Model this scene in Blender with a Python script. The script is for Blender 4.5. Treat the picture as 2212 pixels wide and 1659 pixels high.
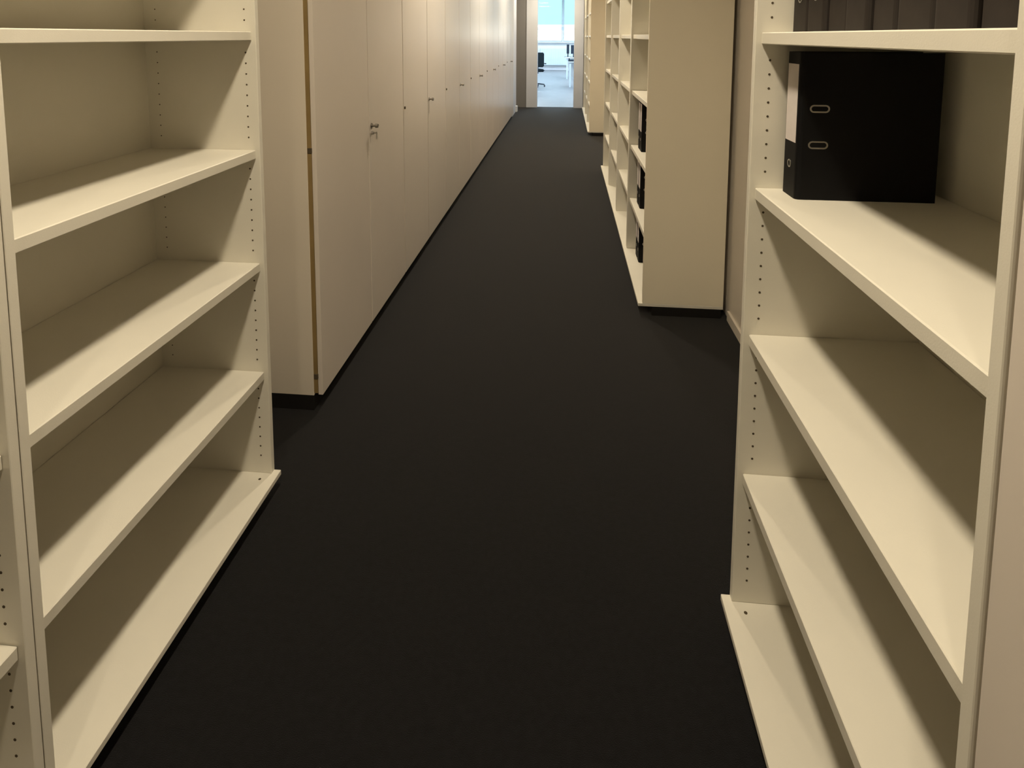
import bpy, bmesh, math, random
from mathutils import Matrix, Vector
random.seed(7)
for o in list(bpy.data.objects): bpy.data.objects.remove(o)
S = bpy.context.scene
C = S.collection

# ------------------------------------------------------------------ camera
PITCH, YAW, ROLL, FPX, CY = .0931, .0911, .0038, 1262., 195.3
fwd = Vector((-math.sin(YAW)*math.cos(PITCH), math.cos(YAW)*math.cos(PITCH), -math.sin(PITCH)))
r0 = Vector((math.cos(YAW), math.sin(YAW), 0)); u0 = r0.cross(fwd)
rr = math.cos(ROLL)*r0 + math.sin(ROLL)*u0; uu = -math.sin(ROLL)*r0 + math.cos(ROLL)*u0
cam_d = bpy.data.cameras.new('camera'); cam = bpy.data.objects.new('camera', cam_d); C.objects.link(cam)
m = Matrix.Identity(4)
for i, v in enumerate((rr, uu, -fwd)):
    for j in range(3): m[j][i] = v[j]
m.translation = Vector((0, 0, 1.47)); cam.matrix_world = m
cam_d.sensor_width = 36; cam_d.lens = FPX/2212*36; cam_d.shift_y = -(829.5-CY)/2212
cam_d.clip_start = .02; cam_d.clip_end = 200
S.camera = cam

# ------------------------------------------------------------------ sky, sun, exposure
w = bpy.data.worlds.new('sky'); S.world = w; w.use_nodes = True
bg = w.node_tree.nodes['Background']; bg.inputs[0].default_value = (.28, .55, .70, 1); bg.inputs[1].default_value = 2.4
sd = bpy.data.lights.new('sun', 'SUN'); sd.energy = 24.0; sd.angle = math.radians(.6); sd.color = (1, .97, .92)
sun = bpy.data.objects.new('sun', sd); C.objects.link(sun); sun.location = (0, -6, 9)
sun.rotation_euler = Vector((.25, .62, -.75)).to_track_quat('-Z', 'Y').to_euler()
S.view_settings.view_transform = 'Standard'; S.view_settings.look = 'None'
S.view_settings.gamma = 1; S.view_settings.use_curve_mapping = False; S.view_settings.exposure = 0
LAMP_W, LAMP_COL = 27.0, (1.0, .86, .64)
FILL_W, FILL_COL = 95.0, (.74, .91, 1.0)

# ------------------------------------------------------------------ materials
def mat(name, col, rough=.5, spec=.5, metal=0, var=.04, scale=3., bump=0, bscale=200., emit=None, estr=0, sheen=0, stretch=(1, 1, 1)):
    M = bpy.data.materials.new(name); M.use_nodes = True; nt = M.node_tree; b = nt.nodes['Principled BSDF']
    b.inputs['Roughness'].default_value = rough; b.inputs['Metallic'].default_value = metal
    b.inputs['Specular IOR Level'].default_value = spec
    tc = nt.nodes.new('ShaderNodeTexCoord'); mp = nt.nodes.new('ShaderNodeMapping'); mp.inputs['Scale'].default_value = stretch
    nt.links.new(tc.outputs['Object'], mp.inputs[0])
    nz = nt.nodes.new('ShaderNodeTexNoise'); nz.inputs['Scale'].default_value = scale; nz.inputs['Detail'].default_value = 4
    nt.links.new(mp.outputs[0], nz.inputs['Vector'])
    rp = nt.nodes.new('ShaderNodeValToRGB')
    rp.color_ramp.elements[0].position = .3; rp.color_ramp.elements[1].position = .7
    rp.color_ramp.elements[0].color = (*[c*(1-var) for c in col], 1); rp.color_ramp.elements[1].color = (*[min(1, c*(1+var)) for c in col], 1)
    nt.links.new(nz.outputs[0], rp.inputs[0]); nt.links.new(rp.outputs[0], b.inputs['Base Color'])
    if bump:
        n2 = nt.nodes.new('ShaderNodeTexNoise'); n2.inputs['Scale'].default_value = bscale; n2.inputs['Detail'].default_value = 3
        nt.links.new(mp.outputs[0], n2.inputs['Vector'])
        bp = nt.nodes.new('ShaderNodeBump'); bp.inputs['Strength'].default_value = bump; bp.inputs['Distance'].default_value = .003
        nt.links.new(n2.outputs[0], bp.inputs['Height']); nt.links.new(bp.outputs[0], b.inputs['Normal'])
    if sheen:
        b.inputs['Sheen Weight'].default_value = sheen; b.inputs['Sheen Roughness'].default_value = .5
    if emit:
        b.inputs['Emission Color'].default_value = (*emit, 1); b.inputs['Emission Strength'].default_value = estr
    return M
M_LAM = mat('cream_laminate', (.76, .725, .63), .45, .4, var=.02, scale=6, bump=.06, bscale=400)
M_BACK = mat('cream_back_board', (.70, .665, .56), .6, .3, var=.03, scale=4, bump=.05, bscale=300)
M_DOOR = mat('grey_beige_door', (.74, .67, .60), .30, .85, var=.02, scale=2)
M_CARC = mat('grey_beige_carcass', (.72, .65, .55), .4, .4, var=.03, scale=2)
M_SEAL = mat('brown_edge_seal', (.27, .185, .075), .6, .3, var=.12, scale=8)
M_LAM_LIT = mat('cream_laminate_lit', (.87, .80, .64), .5, .4, var=.02, scale=2)  # paler copy of the laminate; missing lamp light put into the colour
M_HOLE = mat('dark_hole', (.09, .07, .045), .9, .1)
M_PLINTH = mat('black_plinth', (.012, .011, .010), .7, .2)
M_CARPET = mat('charcoal_carpet', (.0046, .0043, .0050), .8, .06, var=.35, scale=60, bump=.5, bscale=500, sheen=.17)
M_WALL = mat('warm_wall_paint', (.86, .79, .70), .6, .3, var=.02, scale=2, bump=.05, bscale=150)
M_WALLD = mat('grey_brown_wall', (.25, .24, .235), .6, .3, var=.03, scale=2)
M_TRIM = mat('pale_grey_frame', (.72, .74, .80), .4, .4, var=.02)
M_WHITE = mat('white_paint', (.82, .84, .86), .6, .3, var=.02)
M_CEIL = mat('ceiling_tile', (.72, .70, .66), .8, .2, var=.03, scale=40, bump=.2, bscale=120)
M_ROOMFLOOR = mat('glare_pale_floor', (.22, .23, .26), .4, .5, var=.06, scale=5)  # far floor paler than the carpet; window glare put into its colour
M_BLACK = mat('black_cloth_board', (.0025, .0024, .003), .6, .2, var=.2, scale=60, bump=.05, bscale=900)
M_BROWNBLK = mat('dark_brown_board', (.020, .0155, .013), .6, .25, var=.25, scale=20, bump=.05, bscale=900)
M_PAPER = mat('white_label_paper', (.72, .66, .64), .7, .2, var=.04, scale=20)
M_STEEL = mat('nickel_metal', (.62, .60, .57), .28, .5, metal=1, var=.03)
M_BRONZE = mat('dull_dark_nickel', (.30, .28, .25), .35, .5, metal=1, var=.03)
M_LAMPRING = mat('white_lamp_ring', (.8, .8, .78), .4, .4)
M_LAMPGLOW = mat('lamp_diffuser', (.9, .88, .8), .5, .2, emit=(1, .88, .66), estr=6)
M_PANELGLOW = mat('added_panel_diffuser', (.9, .9, .9), .5, .2, emit=(.88, .95, 1), estr=6)
M_FRAME = mat('blue_grey_window_frame', (.42, .50, .55), .4, .5)
M_FACADE = mat('white_facade', (.85, .85, .83), .8, .2, var=.03, scale=.5)
M_GROUND = mat('pavement', (.3, .3, .29), .9, .2)
M_CHAIR = mat('dark_chair_fabric', (.012, .020, .026), .8, .2)
M_DESK = mat('white_desk_top', (.80, .84, .87), .35, .5)
M_SCREEN = mat('dark_screen', (.02, .03, .05), .25, .5)
M_RAD = mat('radiator_enamel', (.72, .82, .88), .35, .5)
gl = bpy.data.materials.new('window_glass'); gl.use_nodes = True; nt = gl.node_tree
for n in list(nt.nodes):
    if n.type != 'OUTPUT_MATERIAL': nt.nodes.remove(n)
tr = nt.nodes.new('ShaderNodeBsdfTransparent'); tr.inputs[0].default_value = (.96, .98, .98, 1)
gs = nt.nodes.new('ShaderNodeBsdfGlossy'); gs.inputs['Roughness'].default_value = .02
fr = nt.nodes.new('ShaderNodeFresnel'); fr.inputs[0].default_value = 1.3
mx = nt.nodes.new('ShaderNodeMixShader')
nt.links.new(fr.outputs[0], mx.inputs[0]); nt.links.new(tr.outputs[0], mx.inputs[1]); nt.links.new(gs.outputs[0], mx.inputs[2])
nt.links.new(mx.outputs[0], [n for n in nt.nodes if n.type == 'OUTPUT_MATERIAL'][0].inputs[0])
M_GLASS = gl

# ------------------------------------------------------------------ helpers
def bx(bm, x0, x1, y0, y1, z0, z1, bev=0):
    b2 = bmesh.new()
    v = [b2.verts.new((x, y, z)) for x in sorted((x0, x1)) for y in sorted((y0, y1)) for z in sorted((z0, z1))]
    for f in ((0,1,3,2),(4,6,7,5),(0,4,5,1),(2,3,7,6),(0,2,6,4),(1,5,7,3)): b2.faces.new([v[i] for i in f])
    if bev: bmesh.ops.bevel(b2, geom=b2.edges[:], offset=bev, segments=1, affect='EDGES')
    bmesh.ops.recalc_face_normals(b2, faces=b2.faces[:])
    me = bpy.data.meshes.new('tmp'); b2.to_mesh(me); b2.free(); bm.from_mesh(me); bpy.data.meshes.remove(me)
    return bm
def cyl(bm, p0, p1, r0, r1=None, n=16):
    p0, p1 = Vector(p0), Vector(p1); r1 = r0 if r1 is None else r1; d = p1-p0
    q = d.to_track_quat('Z', 'Y').to_matrix().to_4x4()
    bmesh.ops.create_cone(bm, cap_ends=True, segments=n, radius1=r0, radius2=r1, depth=d.length, matrix=Matrix.Translation((p0+p1)/2) @ q)
    return bm
def mesh(name, bm, M, smooth=False):
    me = bpy.data.meshes.new(name); bm.to_mesh(me); bm.free(); me.materials.append(M)
    if smooth:
        for p in me.polygons: p.use_smooth = len(p.vertices) == 4
    return me
def put(name, me, parent=None, loc=(0, 0, 0)):
    o = bpy.data.objects.new(name, me); C.objects.link(o); o.location = loc
    if parent: o.parent = parent
    return o
def tag(o, label, cat, group=None):
    o['label'] = label; o['category'] = cat
    if group: o['group'] = group
    return o
def thing(name, label, cat, loc=(0, 0, 0), rz=0, group=None):
    o = bpy.data.objects.new(name, None); C.objects.link(o); o.location = loc; o.rotation_euler = (0, 0, rz); o.empty_display_size = .1
    return tag(o, label, cat, group)
def struct(name, M, *boxes, parent=None, label=None):
    bm = bmesh.new()
    for b in boxes: bx(bm, *b)
    o = put(name, mesh(name, bm, M), parent)
    if not parent: o['kind'] = 'structure'
    if label: o['label'] = label
    return o
_cache = {}
def boxmesh(name, M, *b, bev=.0012):
    k = (name, M.name, tuple(round(x, 5) for x in b))
    if k not in _cache: _cache[k] = mesh(name, bx(bmesh.new(), *b, bev), M)
    return _cache[k]

# ------------------------------------------------------------------ the setting
XL, XR, YB, YD, ZC = -1.36, .864, -3.0, 12.0, 2.84     # corridor shell
struct('floor', M_CARPET, (XL, XR, YB, YD+.1, -.05, 0))
struct('wall_left', M_WALL, (XL-.1, XL, YB, YD, 0, ZC))
struct('wall_right', M_WALL, (XR, XR+.1, YB, YD, 0, ZC))
struct('wall_back', M_WALL, (XL-.1, XR+.1, YB-.1, YB, 0, ZC))
struct('ceiling', M_CEIL, (XL-.1, XR+.1, YB-.1, YD+.2, ZC, ZC+.08))
struct('baseboard_right', M_WALL, (XR-.012, XR, 1.41, 3.01, 0, .05), (XR-.012, XR, 6.36, 8.6, 0, .05))
DX0, DX1, DZ = -.575, .171, 2.52
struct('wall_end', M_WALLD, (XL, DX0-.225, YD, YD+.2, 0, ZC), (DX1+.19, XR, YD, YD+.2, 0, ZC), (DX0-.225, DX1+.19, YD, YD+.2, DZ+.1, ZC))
dr = struct('door_1', M_TRIM, (DX0-.225, DX0, YD-.02, YD+.2, 0, DZ+.1), label='pale grey frame of the open doorway')
struct('door_jamb', M_TRIM, (DX1, DX1+.19, YD-.02, YD+.2, 0, DZ+.1), parent=dr)
struct('door_head', M_TRIM, (DX0, DX1, YD-.02, YD+.2, DZ, DZ+.1), parent=dr)
# pier that closes the row of cabinets
struct('trim_1', M_TRIM, (XL, -.955, 10.52, 11.35, 0, ZC))
struct('trim_2', M_WHITE, (-.955, -.925, 11.22, 11.36, .0, .11))
# the bright room behind the doorway
RX0, RX1, RY1, RZ = -4.2, 3.2, 25.5, 3.3
struct('floor_far_room', M_ROOMFLOOR, (RX0, RX1, YD+.1, RY1, -.05, 0))
struct('wall_far_room_left', M_WHITE, (RX0-.1, RX0, YD+.2, RY1, 0, RZ))
struct('wall_far_room_right', M_WHITE, (RX1, RX1+.1, YD+.2, RY1, 0, RZ))
struct('wall_far_room_front', M_WHITE, (RX0-.1, XL, YD+.1, YD+.2, 0, RZ), (XR, RX1+.1, YD+.1, YD+.2, 0, RZ), (XL, XR, YD+.1, YD+.2, ZC+.08, RZ))
struct('ceiling_far_room', M_WHITE, (RX0-.1, RX1+.1, YD+.1, RY1+.2, RZ, RZ+.1))
WX0, WX1, WZ0, WZ1 = -3.6, 2.8, 1.22, 3.15
struct('wall_far_room_window', M_WHITE, (RX0-.1, RX1+.1, RY1, RY1+.2, 0, WZ0), (RX0-.1, RX1+.1, RY1, RY1+.2, WZ1, RZ),
       (RX0-.1, WX0, RY1, RY1+.2, WZ0, WZ1), (WX1, RX1+.1, RY1, RY1+.2, WZ0, WZ1))
struct('trim_3', M_TRIM, (RX0, RX1, RY1-.015, RY1, 0, .1))
struct('window_sill', M_WHITE, (WX0-.05, WX1+.05, RY1-.14, RY1+.01, WZ0-.035, WZ0))
edges = [WX0, -1.73, -.13, 1.4, WX1]
for i in range(4):
    a, b = edges[i], edges[i+1]; f = .055
    wn = struct('window_%d' % (i+1), M_FRAME, (a+.002, a+f, RY1+.04, RY1+.12, WZ0, WZ1), (b-f, b-.002, RY1+.04, RY1+.12, WZ0, WZ1),
                (a+f, b-f, RY1+.04, RY1+.12, WZ0, WZ0+f), (a+f, b-f, RY1+.04, RY1+.12, WZ1-f, WZ1), label='tall blue grey framed window looking out on the pale sky')
    put('pane', boxmesh('pane', M_GLASS, a+f, b-f, RY1+.076, RY1+.084, WZ0+f, WZ1-f, bev=0), wn)
pl = bpy.data.lights.new('window_portal', 'AREA'); pl.shape = 'RECTANGLE'; pl.size = WX1-WX0; pl.size_y = WZ1-WZ0
pl.cycles.is_portal = True
po = bpy.data.objects.new('window_portal', pl); C.objects.link(po); po.location = ((WX0+WX1)/2, RY1+.2, (WZ0+WZ1)/2); po.rotation_euler = (math.radians(-90), 0, 0)
# outside
struct('ground_outside', M_GROUND, (-40, 40, RY1+.2, 90, -6.1, -6))
fac = tag(put('white_building', mesh('white_building', bx(bmesh.new(), -22, 20, 44, 52, -6, 2.15), M_FACADE)), 'low white building seen through the far window', 'building')
put('parapet', boxmesh('parapet', M_FACADE, -22.2, 20.2, 43.8, 52.2, 2.15, 2.30), fac)

# ------------------------------------------------------------------ lamps of the corridor
def downlight(y, label, power=1.0):
    t = thing('ceiling_downlight', label, 'ceiling lamp', (-.27, y, ZC), group='round downlights along the corridor ceiling')
    bm = bmesh.new(); n = 32
    prof = [(.075, -.002), (.078, -.014), (.094, -.012), (.1, -.001)]
    rings = [[bm.verts.new((r*math.cos(a*2*math.pi/n), r*math.sin(a*2*math.pi/n), z)) for a in range(n)] for r, z in prof]
    for k in range(len(prof)):
        A, B = rings[k], rings[(k+1) % len(prof)]
        for a in range(n): bm.faces.new((A[a], A[(a+1) % n], B[(a+1) % n], B[a]))
    bmesh.ops.recalc_face_normals(bm, faces=bm.faces[:])
    put('ring', mesh('ring', bm, M_LAMPRING, True), t)
    bm = bmesh.new(); cyl(bm, (0, 0, -.006), (0, 0, -.001), .075, n=32)
    put('diffuser', mesh('diffuser', bm, M_LAMPGLOW), t)
    L = bpy.data.lights.new('lamp_light', 'AREA'); L.shape = 'DISK'; L.size = .17; L.spread = math.radians(150); L.energy = LAMP_W*power; L.color = LAMP_COL
    o = bpy.data.objects.new('lamp_light', L); C.objects.link(o); o.parent = t; o.location = (0, 0, -.02)
for y, p, q in ((-1, 'behind the viewpoint', .42), (.88, 'above the open bookcases in front', 1), (4, 'above the second tall cabinet', 1.0), (6.4, 'above the fourth tall cabinet', 1.0),
             (8.8, 'above the sixth tall cabinet', 1.0), (11.2, 'nearest the doorway', 1.0)):
    downlight(y, 'round white ceiling downlight ' + p, q)
for x, y, p in ((-1.6, 15, 'left front'), (1.2, 15, 'right front'), (-1.6, 19, 'left middle'), (1.2, 19, 'right middle'), (-1.6, 23, 'left by the window'), (1.2, 23, 'right by the window')):  # unseen panels, added to brighten the far room
    t = thing('added_light_panel', 'unseen ceiling light panel added to brighten the far room, ' + p, 'ceiling lamp', (x, y, RZ), group='added light panels of the far room')
    bm = bmesh.new()
    for b in ((-.65, .65, -.2, -.17, -.03, -.001), (-.65, .65, .17, .2, -.03, -.001), (-.65, -.62, -.17, .17, -.03, -.001), (.62, .65, -.17, .17, -.03, -.001)): bx(bm, *b)
    put('frame', mesh('frame', bm, M_LAMPRING), t)
    put('diffuser', boxmesh('diffuser', M_PANELGLOW, -.62, .62, -.17, .17, -.012, -.004, bev=0), t)
    L = bpy.data.lights.new('added_panel_light', 'AREA'); L.shape = 'RECTANGLE'; L.size = 1.2; L.size_y = .32; L.energy = FILL_W; L.color = FILL_COL
    o = bpy.data.objects.new('added_panel_light', L); C.objects.link(o); o.parent = t; o.location = (0, 0, -.035)

# ------------------------------------------------------------------ open bookcases
SH = [1.836, 1.480, 1.120, .764, .409]; ZB, ZT, TS, TU = .065, 2.215, .027, .019
def holes_mesh(sx, sy, depth):
    """rows of shelf pin holes on one inner face; sx: direction into the case, sy: which way the face looks"""
    k = ('holes', sx, sy, round(depth, 3))
    if k not in _cache:
        bm = bmesh.new()
        for dx in (.034, depth-.045):
            z = .125
            while z < 2.15:
                if all(not (s-TS-.008 < z < s+.008) for s in SH):
                    cyl(bm, (sx*dx, -.003*sy, z), (sx*dx, .0005*sy, z), .0028 if dx < .1 else .0019, n=8)
                z += .0323
        _cache[k] = mesh('pin_holes', bm, M_HOLE)
    return _cache[k]
def bookcase(xf, y0, y1, sx, depth, label, group, holes=True, end_panel=False):
    t = thing('open_bookcase', label, 'bookcase', (xf, y0, 0), group=group)
    W = y1-y0; x = lambda a: sx*a
    for k, (a, b) in enumerate(((.0006, TU), (W-TU, W-.0006))):
        sp = put('side_panel', boxmesh('side_panel', M_LAM_LIT if end_panel and k == 0 else M_LAM, x(0), x(depth), a, b, ZB, ZT), t)
        if holes: put('pin_holes', holes_mesh(sx, 1 if k == 0 else -1, depth), sp, (0, b if k == 0 else a, 0))['kind'] = 'stuff'
    put('back_panel', boxmesh('back_panel', M_BACK, x(depth-.008), x(depth-.0005), TU, W-TU, ZB, ZT, bev=0), t)
    for z in SH: put('shelf', boxmesh('shelf', M_LAM, x(.013), x(depth-.009), TU+.0005, W-TU-.0005, z-TS, z, bev=.002), t)
    put('top_board', boxmesh('top_board', M_LAM, x(-.004), x(depth), .0006, W-.0006, ZT, ZT+.022), t)
    bb = put('bottom_board', boxmesh('bottom_board', M_LAM, x(-.022), x(depth), .0006, W-.0006, ZB-.016, ZB), t)
    for yy in (.046, W-.046) if holes else ():
        put('cam_hole', mesh('cam_hole', cyl(bmesh.new(), (x(.026), yy, ZB-.003), (x(.026), yy, ZB+.0006), .0042, n=10), M_HOLE), bb)
    put('plinth', boxmesh('plinth', M_PLINTH, x(.05), x(depth-.01), .002, W-.002, .0, ZB-.016), t)
    return t
G1 = 'open cream bookcases'
bookcase(-.925, .862, 1.699, -1, .362, 'empty cream open bookcase in the left foreground', G1)
bookcase(-.925, .026, .861, -1, .362, 'cream open bookcase cut off by the left picture edge', G1)
bookcase(.430, .586, 1.399, 1, .405, 'cream open bookcase on the right holding the black binders', G1)
for i, p in enumerate(('first of the far right row, its end panel facing us, lamp light in its colour', 'second from the end panel in the far right row',
                       'third from the end panel in the far right row', 'last and farthest in the far right row')):
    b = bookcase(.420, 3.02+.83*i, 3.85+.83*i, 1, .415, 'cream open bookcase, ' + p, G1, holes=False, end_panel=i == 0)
for i, p in enumerate(('its side showing past the far right row', 'middle one of the three by the doorway', 'right beside the doorway frame')):
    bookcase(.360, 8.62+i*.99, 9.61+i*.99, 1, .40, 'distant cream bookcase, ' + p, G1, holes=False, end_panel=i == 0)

# ------------------------------------------------------------------ tall door cabinets
def knob_mesh(sx):
    if ('knob', sx) not in _cache:
        bm = bmesh.new()
        cyl(bm, (0, 0, 0), (sx*.004, 0, 0), .013); cyl(bm, (sx*.004, 0, 0), (sx*.026, 0, 0), .006)
        cyl(bm, (sx*.022, 0, 0), (sx*.034, 0, 0), .011, .0095); bx(bm, sx*.024, sx*.033, -.018, .018, -.005, .005, .002)
        _cache[('knob', sx)] = mesh('handle', bm, M_BRONZE)
    return _cache[('knob', sx)]
def key_mesh(sx):
    if ('key', sx) not in _cache:
        bm = bmesh.new(); cyl(bm, (0, 0, 0), (sx*.012, 0, 0), .009); bx(bm, sx*.012, sx*.03, -.001, .001, -.004, .004); bx(bm, sx*.026, sx*.028, -.008, .008, -.03, .006, .001)
        _cache[('key', sx)] = mesh('key', bm, M_STEEL)
    return _cache[('key', sx)]
def cabinet(xf, y0, y1, sx, label, group, key=False, lock=True):
    """sx: direction into the cabinet; doors form the front at xf"""
    t = thing('tall_cabinet', label, 'cabinet', (xf, y0, 0), group=group); W = y1-y0; x = lambda a: sx*a; D = .42; zb = .062
    for a, b in ((.0008, .02), (W-.02, W-.0008)):
        sp = put('side_panel', boxmesh('side_panel', M_CARC, x(.034), x(D), a, b, zb, ZT), t)
        put('edge_seal', boxmesh('edge_seal', M_SEAL, x(.0185), x(.034), a+.002, b-.002, zb+.01, ZT-.01, bev=0), sp)
    put('back_panel', boxmesh('back_panel', M_BACK, x(D-.008), x(D-.001), .02, W-.02, zb, ZT, bev=0), t)
    put('top_board', boxmesh('top_board', M_CARC, x(.0), x(D), .0008, W-.0008, ZT, ZT+.022), t)
    put('bottom_board', boxmesh('bottom_board', M_CARC, x(.03), x(D-.009), .0205, W-.0205, zb, zb+.02), t)
    put('plinth', boxmesh('plinth', M_PLINTH, x(.035), x(D-.02), .002, W-.002, 0, zb), t)
    h = W/2
    for k, (a, b) in enumerate(((.006, h-.0045), (h+.0045, W-.006))):
        d = put('door', boxmesh('door', M_DOOR, x(0), x(.018), a, b, zb+.002, ZT-.003, bev=.0008), t)
        yh = a+.006 if k == 0 else b-.006
        for z in (.14, 1.035, 2.1):
            put('hinge', boxmesh('hinge', M_HOLE, x(.0165), x(.0335), yh-.011, yh+.009, z-.011, z+.011, bev=.002), d)
        if k == 1:
            put('handle', knob_mesh(-sx), d, (0, a+.03, 1.035))
            if key: put('key', key_mesh(-sx), d, (0, a+.028, 1.0))
        elif lock: put('lock', mesh('lock', cyl(bmesh.new(), (0, a+.016, 1.05), (-sx*.006, a+.016, 1.05), .008, n=12), M_HOLE), d)
    return t
G2 = 'tall grey beige cabinets'
ordn = ['first', 'second', 'third', 'fourth', 'fifth', 'sixth', 'seventh']
for i in range(7):
    lab = ('nearest tall grey beige cabinet with a bare end panel and a brown seam' if i == 0 else
           'last tall cabinet of the left row, before the doorway' if i == 6 else '%s tall grey beige cabinet in the left row, counted from the near end' % ordn[i])
    cabinet(-.932, 2.09+1.2*i, 3.29+1.2*i, -1, lab, G2, key=i == 0, lock=i > 0)
cabinet(.430, -.615, .585, 1, 'tall closed cabinet cut off by the right picture edge', G2)

# ------------------------------------------------------------------ lever arch binders
def binder(xs, y0, y1, z, M, label, group=None, label_paper=True, h=.318, d=.285):
    """spine plane at xs looking down the corridor side, covers reach to xs+d"""
    t = thing('ring_binder', label, 'binder', (xs, y0, z), group=group); W = y1-y0-.0012
    r = .010
    bm = bmesh.new()                                    # U-shaped board: spine with rounded edges and two covers
    out = []
    def pt(x, y): out.append((x, y))
    pt(d, 0)
    for k in range(5): a = math.pi/2*k/4; pt(r-r*math.sin(a), r-r*math.cos(a))
    for k in range(5): a = math.pi/2*k/4; pt(r-r*math.cos(a), W-r+r*math.sin(a))
    pt(d, W); tk = .0028
    pt(d, W-tk); pt(r, W-tk); pt(tk, W-r); pt(tk, r); pt(r, tk); pt(d, tk)
    lo = [bm.verts.new((x, y, 0)) for x, y in out]; hi = [bm.verts.new((x, y, h)) for x, y in out]; n = len(out)
    for i in range(n): bm.faces.new((lo[i], lo[(i+1) % n], hi[(i+1) % n], hi[i]))
    bm.faces.new(lo[::-1]); bm.faces.new(hi)
    bmesh.ops.recalc_face_normals(bm, faces=bm.faces[:])
    put('cover', mesh('cover', bm, M), t)
    put('paper_block', boxmesh('paper_block', M_PAPER, .035, d-.055, .006, W*.45, .008, .306), t)
    if label_paper:
        lb = put('spine_label', boxmesh('spine_label', M_PAPER, -.0007, .002, .011, W-.011, .122, .292, bev=0), t)
    bm = bmesh.new(); nseg = 20                          # finger ring in the spine
    for i in range(nseg):
        a, b = 2*math.pi*i/nseg, 2*math.pi*(i+1)/nseg
        q = [bm.verts.new((-.0012, W/2+rr_*math.cos(t_), .072+rr_*math.sin(t_))) for rr_, t_ in ((.0065, a), (.009, a), (.009, b), (.0065, b))]
        bm.faces.new(q)
    bmesh.ops.remove_doubles(bm, verts=bm.verts[:], dist=1e-5)
    ex = bmesh.ops.extrude_face_region(bm, geom=bm.faces[:]); bmesh.ops.translate(bm, verts=[v for v in ex['geom'] if isinstance(v, bmesh.types.BMVert)], vec=(.002, 0, 0))
    bmesh.ops.recalc_face_normals(bm, faces=bm.faces[:])
    fr_ = put('finger_ring', mesh('finger_ring', bm, M_STEEL), t)
    bm = bmesh.new(); cyl(bm, (-.0006, W/2, .072), (.002, W/2, .072), .0065, n=20)
    put('finger_hole', mesh('finger_hole', bm, M_PLINTH), fr_)
    for zc in (.120, .198):                              # eyelets for the lever rings in the cover
        bm = bmesh.new(); L_, R_ = .012, .0085; pts = []
        for k in range(9): a = -math.pi/2+math.pi*k/8; pts.append((L_+R_*math.cos(a), R_*math.sin(a), math.cos(a), math.sin(a)))
        for k in range(9): a = math.pi/2+math.pi*k/8; pts.append((-L_+R_*math.cos(a), R_*math.sin(a), math.cos(a), math.sin(a)))
        O = [bm.verts.new((px_+.042, -.0011, pz+zc)) for px_, pz, _, _ in pts]
        I = [bm.verts.new((px_-.0032*nx+.042, -.0011, pz-.0032*nz+zc)) for px_, pz, nx, nz in pts]
        Ob = [bm.verts.new((v.co.x, .0006, v.co.z)) for v in O]; Ib = [bm.verts.new((v.co.x, .0006, v.co.z)) for v in I]
        n = len(pts)
        for i in range(n):
            j = (i+1) % n
            bm.faces.new((O[i], O[j], I[j], I[i])); bm.faces.new((O[i], Ob[i], Ob[j], O[j])); bm.faces.new((I[i], I[j], Ib[j], Ib[i]))
        bmesh.ops.recalc_face_normals(bm, faces=bm.faces[:])
        put('eyelet', mesh('eyelet', bm, M_STEEL), t)
    return t
binder(.497, 1.286, 1.366, SH[2], M_BLACK, 'black lever arch binder standing alone on the middle right shelf, white spine label')
GB = 'dark binders in a row on the upper right shelf'
ys = [1.366, 1.282, 1.198, 1.114, 1.030, .954, .858, .775, .692, .610]
wd = ['farthest', 'second from the far end', 'third from the far end', 'fourth from the far end', 'fifth from the far end', 'sixth and widest from far end',
      'seventh from the far end', 'eighth from the far end', 'nearest']
for i in range(9):
    binder(.505+random.uniform(-.006, .006), ys[i+1], ys[i], SH[1], M_BROWNBLK, 'dark brown binder on upper right shelf, %s' % wd[i], GB)
for z, p in ((SH[3], 'middle shelf'), (SH[4], 'lowest shelf'), (ZB, 'bottom board')):
    for k in range(2):
        binder(.468, 3.585+k*.082, 3.665+k*.082, z, M_BLACK, 'black binder in far right end bookcase, on %s, %s' % (p, ('nearer one', 'farther one')[k]), 'binders in the far right row')

# ------------------------------------------------------------------ furniture of the far room
def desk(x0, x1, y0, y1, label):
    t = thing('office_desk', label, 'desk', (x0, y0, 0), group='desks of the far room'); a, b = x1-x0, y1-y0
    put('table_top', boxmesh('table_top', M_DESK, 0, a, 0, b, .715, .74, bev=.003), t)
    for px_ in (.03, a-.08):
        for py in (.03, b-.08): put('leg', boxmesh('leg', M_RAD, px_, px_+.05, py, py+.05, 0, .715), t)
    put('modesty_panel', boxmesh('modesty_panel', M_DESK, .08, a-.08, b-.1, b-.085, .25, .715), t)
    return t
def monitor(x, y, z, wdt, hgt, label, rz=0):
    t = thing('computer_monitor', label, 'monitor', (x, y, z), rz, 'monitors of the far room')
    put('screen', boxmesh('screen', M_SCREEN, -wdt/2, wdt/2, -.02, .02, .12, .12+hgt, bev=.006), t)
    put('stand', mesh('stand', cyl(bmesh.new(), (0, .03, .012), (0, .03, .3), .018), M_SCREEN), t)
    put('foot', boxmesh('foot', M_SCREEN, -.12, .12, -.06, .12, 0, .012, bev=.004), t)
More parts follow.
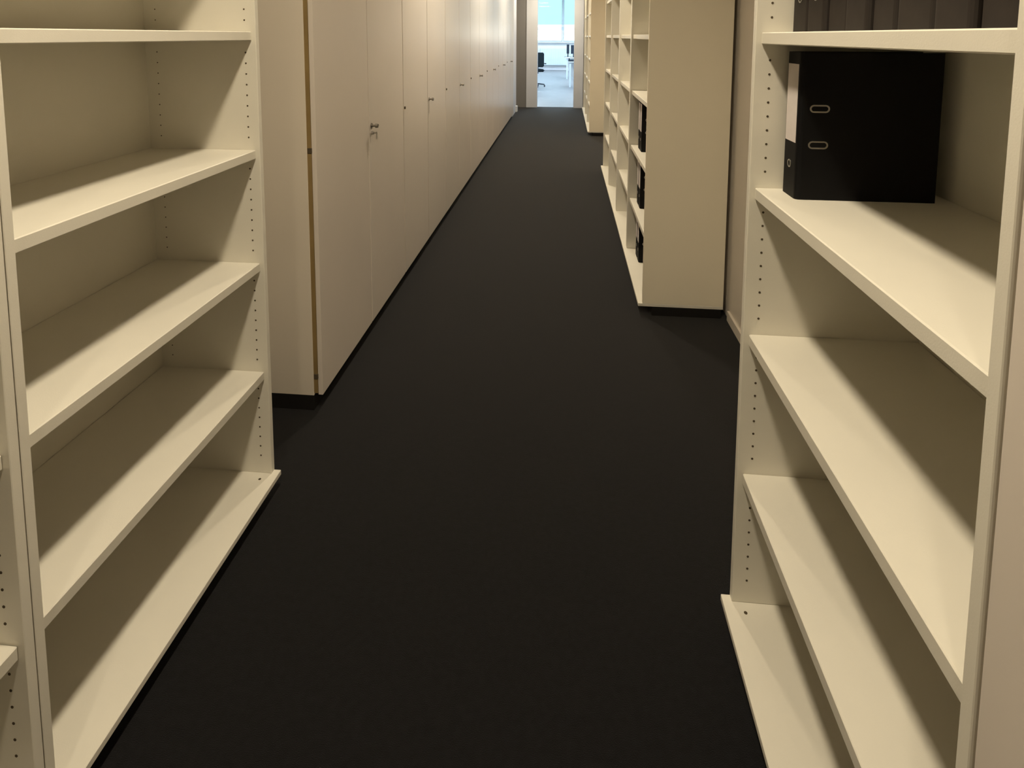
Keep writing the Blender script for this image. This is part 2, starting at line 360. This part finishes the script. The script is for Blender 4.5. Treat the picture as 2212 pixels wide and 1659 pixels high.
def chair(x, y, rz, label):
    t = thing('office_chair', label, 'chair', (x, y, 0), rz, 'office chairs of the far room')
    def pad(name, b, bev):
        bm = bx(bmesh.new(), *b); bmesh.ops.bevel(bm, geom=bm.edges[:], offset=bev, segments=3, affect='EDGES')
        put(name, mesh(name, bm, M_CHAIR), t)
    pad('seat', (-.23, .23, -.23, .23, .44, .52), .03); pad('backrest', (-.2, .2, .2, .26, .58, 1.0), .025)
    put('back_bar', boxmesh('back_bar', M_SCREEN, -.03, .03, .23, .25, .40, .62), t)
    put('column', mesh('column', cyl(bmesh.new(), (0, 0, .09), (0, 0, .44), .03), M_SCREEN), t)
    for k in range(5):
        a = 2*math.pi*k/5+.3
        put('base_arm', mesh('base_arm', cyl(bmesh.new(), (0, 0, .1), (.28*math.cos(a), .28*math.sin(a), .07), .022, .016, 10), M_SCREEN), t)
        put('castor', mesh('castor', cyl(bmesh.new(), (.28*math.cos(a)-.012, .28*math.sin(a), .03), (.28*math.cos(a)+.012, .28*math.sin(a), .03), .03, n=14), M_SCREEN), t)
    for s in (-1, 1): put('armrest', boxmesh('armrest', M_SCREEN, s*.25, s*.3, -.12, .15, .66, .69, bev=.008), t)
desk(-2.5, -.86, 17.6, 18.4, 'white office desk on the left in the far room')
desk(.08, 1.7, 16.8, 17.6, 'white office desk on the right in the far room, with the telephone')
desk(.0, 1.65, 20.0, 20.8, 'white office desk farther back in the far room, with two monitors')
monitor(.27, 20.3, .74, .18, .30, 'wider dark monitor on the farther desk')
monitor(.08, 20.5, .74, .09, .32, 'slim dark screen on the farther desk, turned edge on')
chair(-.88, 16.9, math.radians(200), 'dark office chair by the left desk of the far room')
t = thing('desk_telephone', 'small dark telephone on the right desk of the far room', 'telephone', (.16, 17.0, .74))
put('base', boxmesh('base', M_SCREEN, -.08, .08, -.09, .09, 0, .05, bev=.01), t)
put('handset', boxmesh('handset', M_SCREEN, -.075, -.03, -.1, .1, .055, .09, bev=.01), t)
# radiators below the window
for i, (a, b) in enumerate(((-2.9, -1.5), (-1.1, .5), (.9, 2.4))):
    t = thing('radiator', 'pale ribbed radiator below the far window, ' + ('left one', 'middle one', 'right one')[i], 'radiator', (a, RY1, 0), group='radiators below the far window')
    bm = bmesh.new(); k = 0
    put('panel', boxmesh('panel', M_RAD, 0, b-a, -.12, -.06, .2, .95, bev=.01), t)
    x = .02
    while x < b-a-.06:
        put('rib', boxmesh('rib', M_RAD, 0, .05, -.135, -.12, .23, .92, bev=.004), t, (x, 0, 0)); x += .08
    for s in (.15, b-a-.2): put('bracket', boxmesh('bracket', M_RAD, s, s+.05, -.06, -.0005, .5, .55), t)
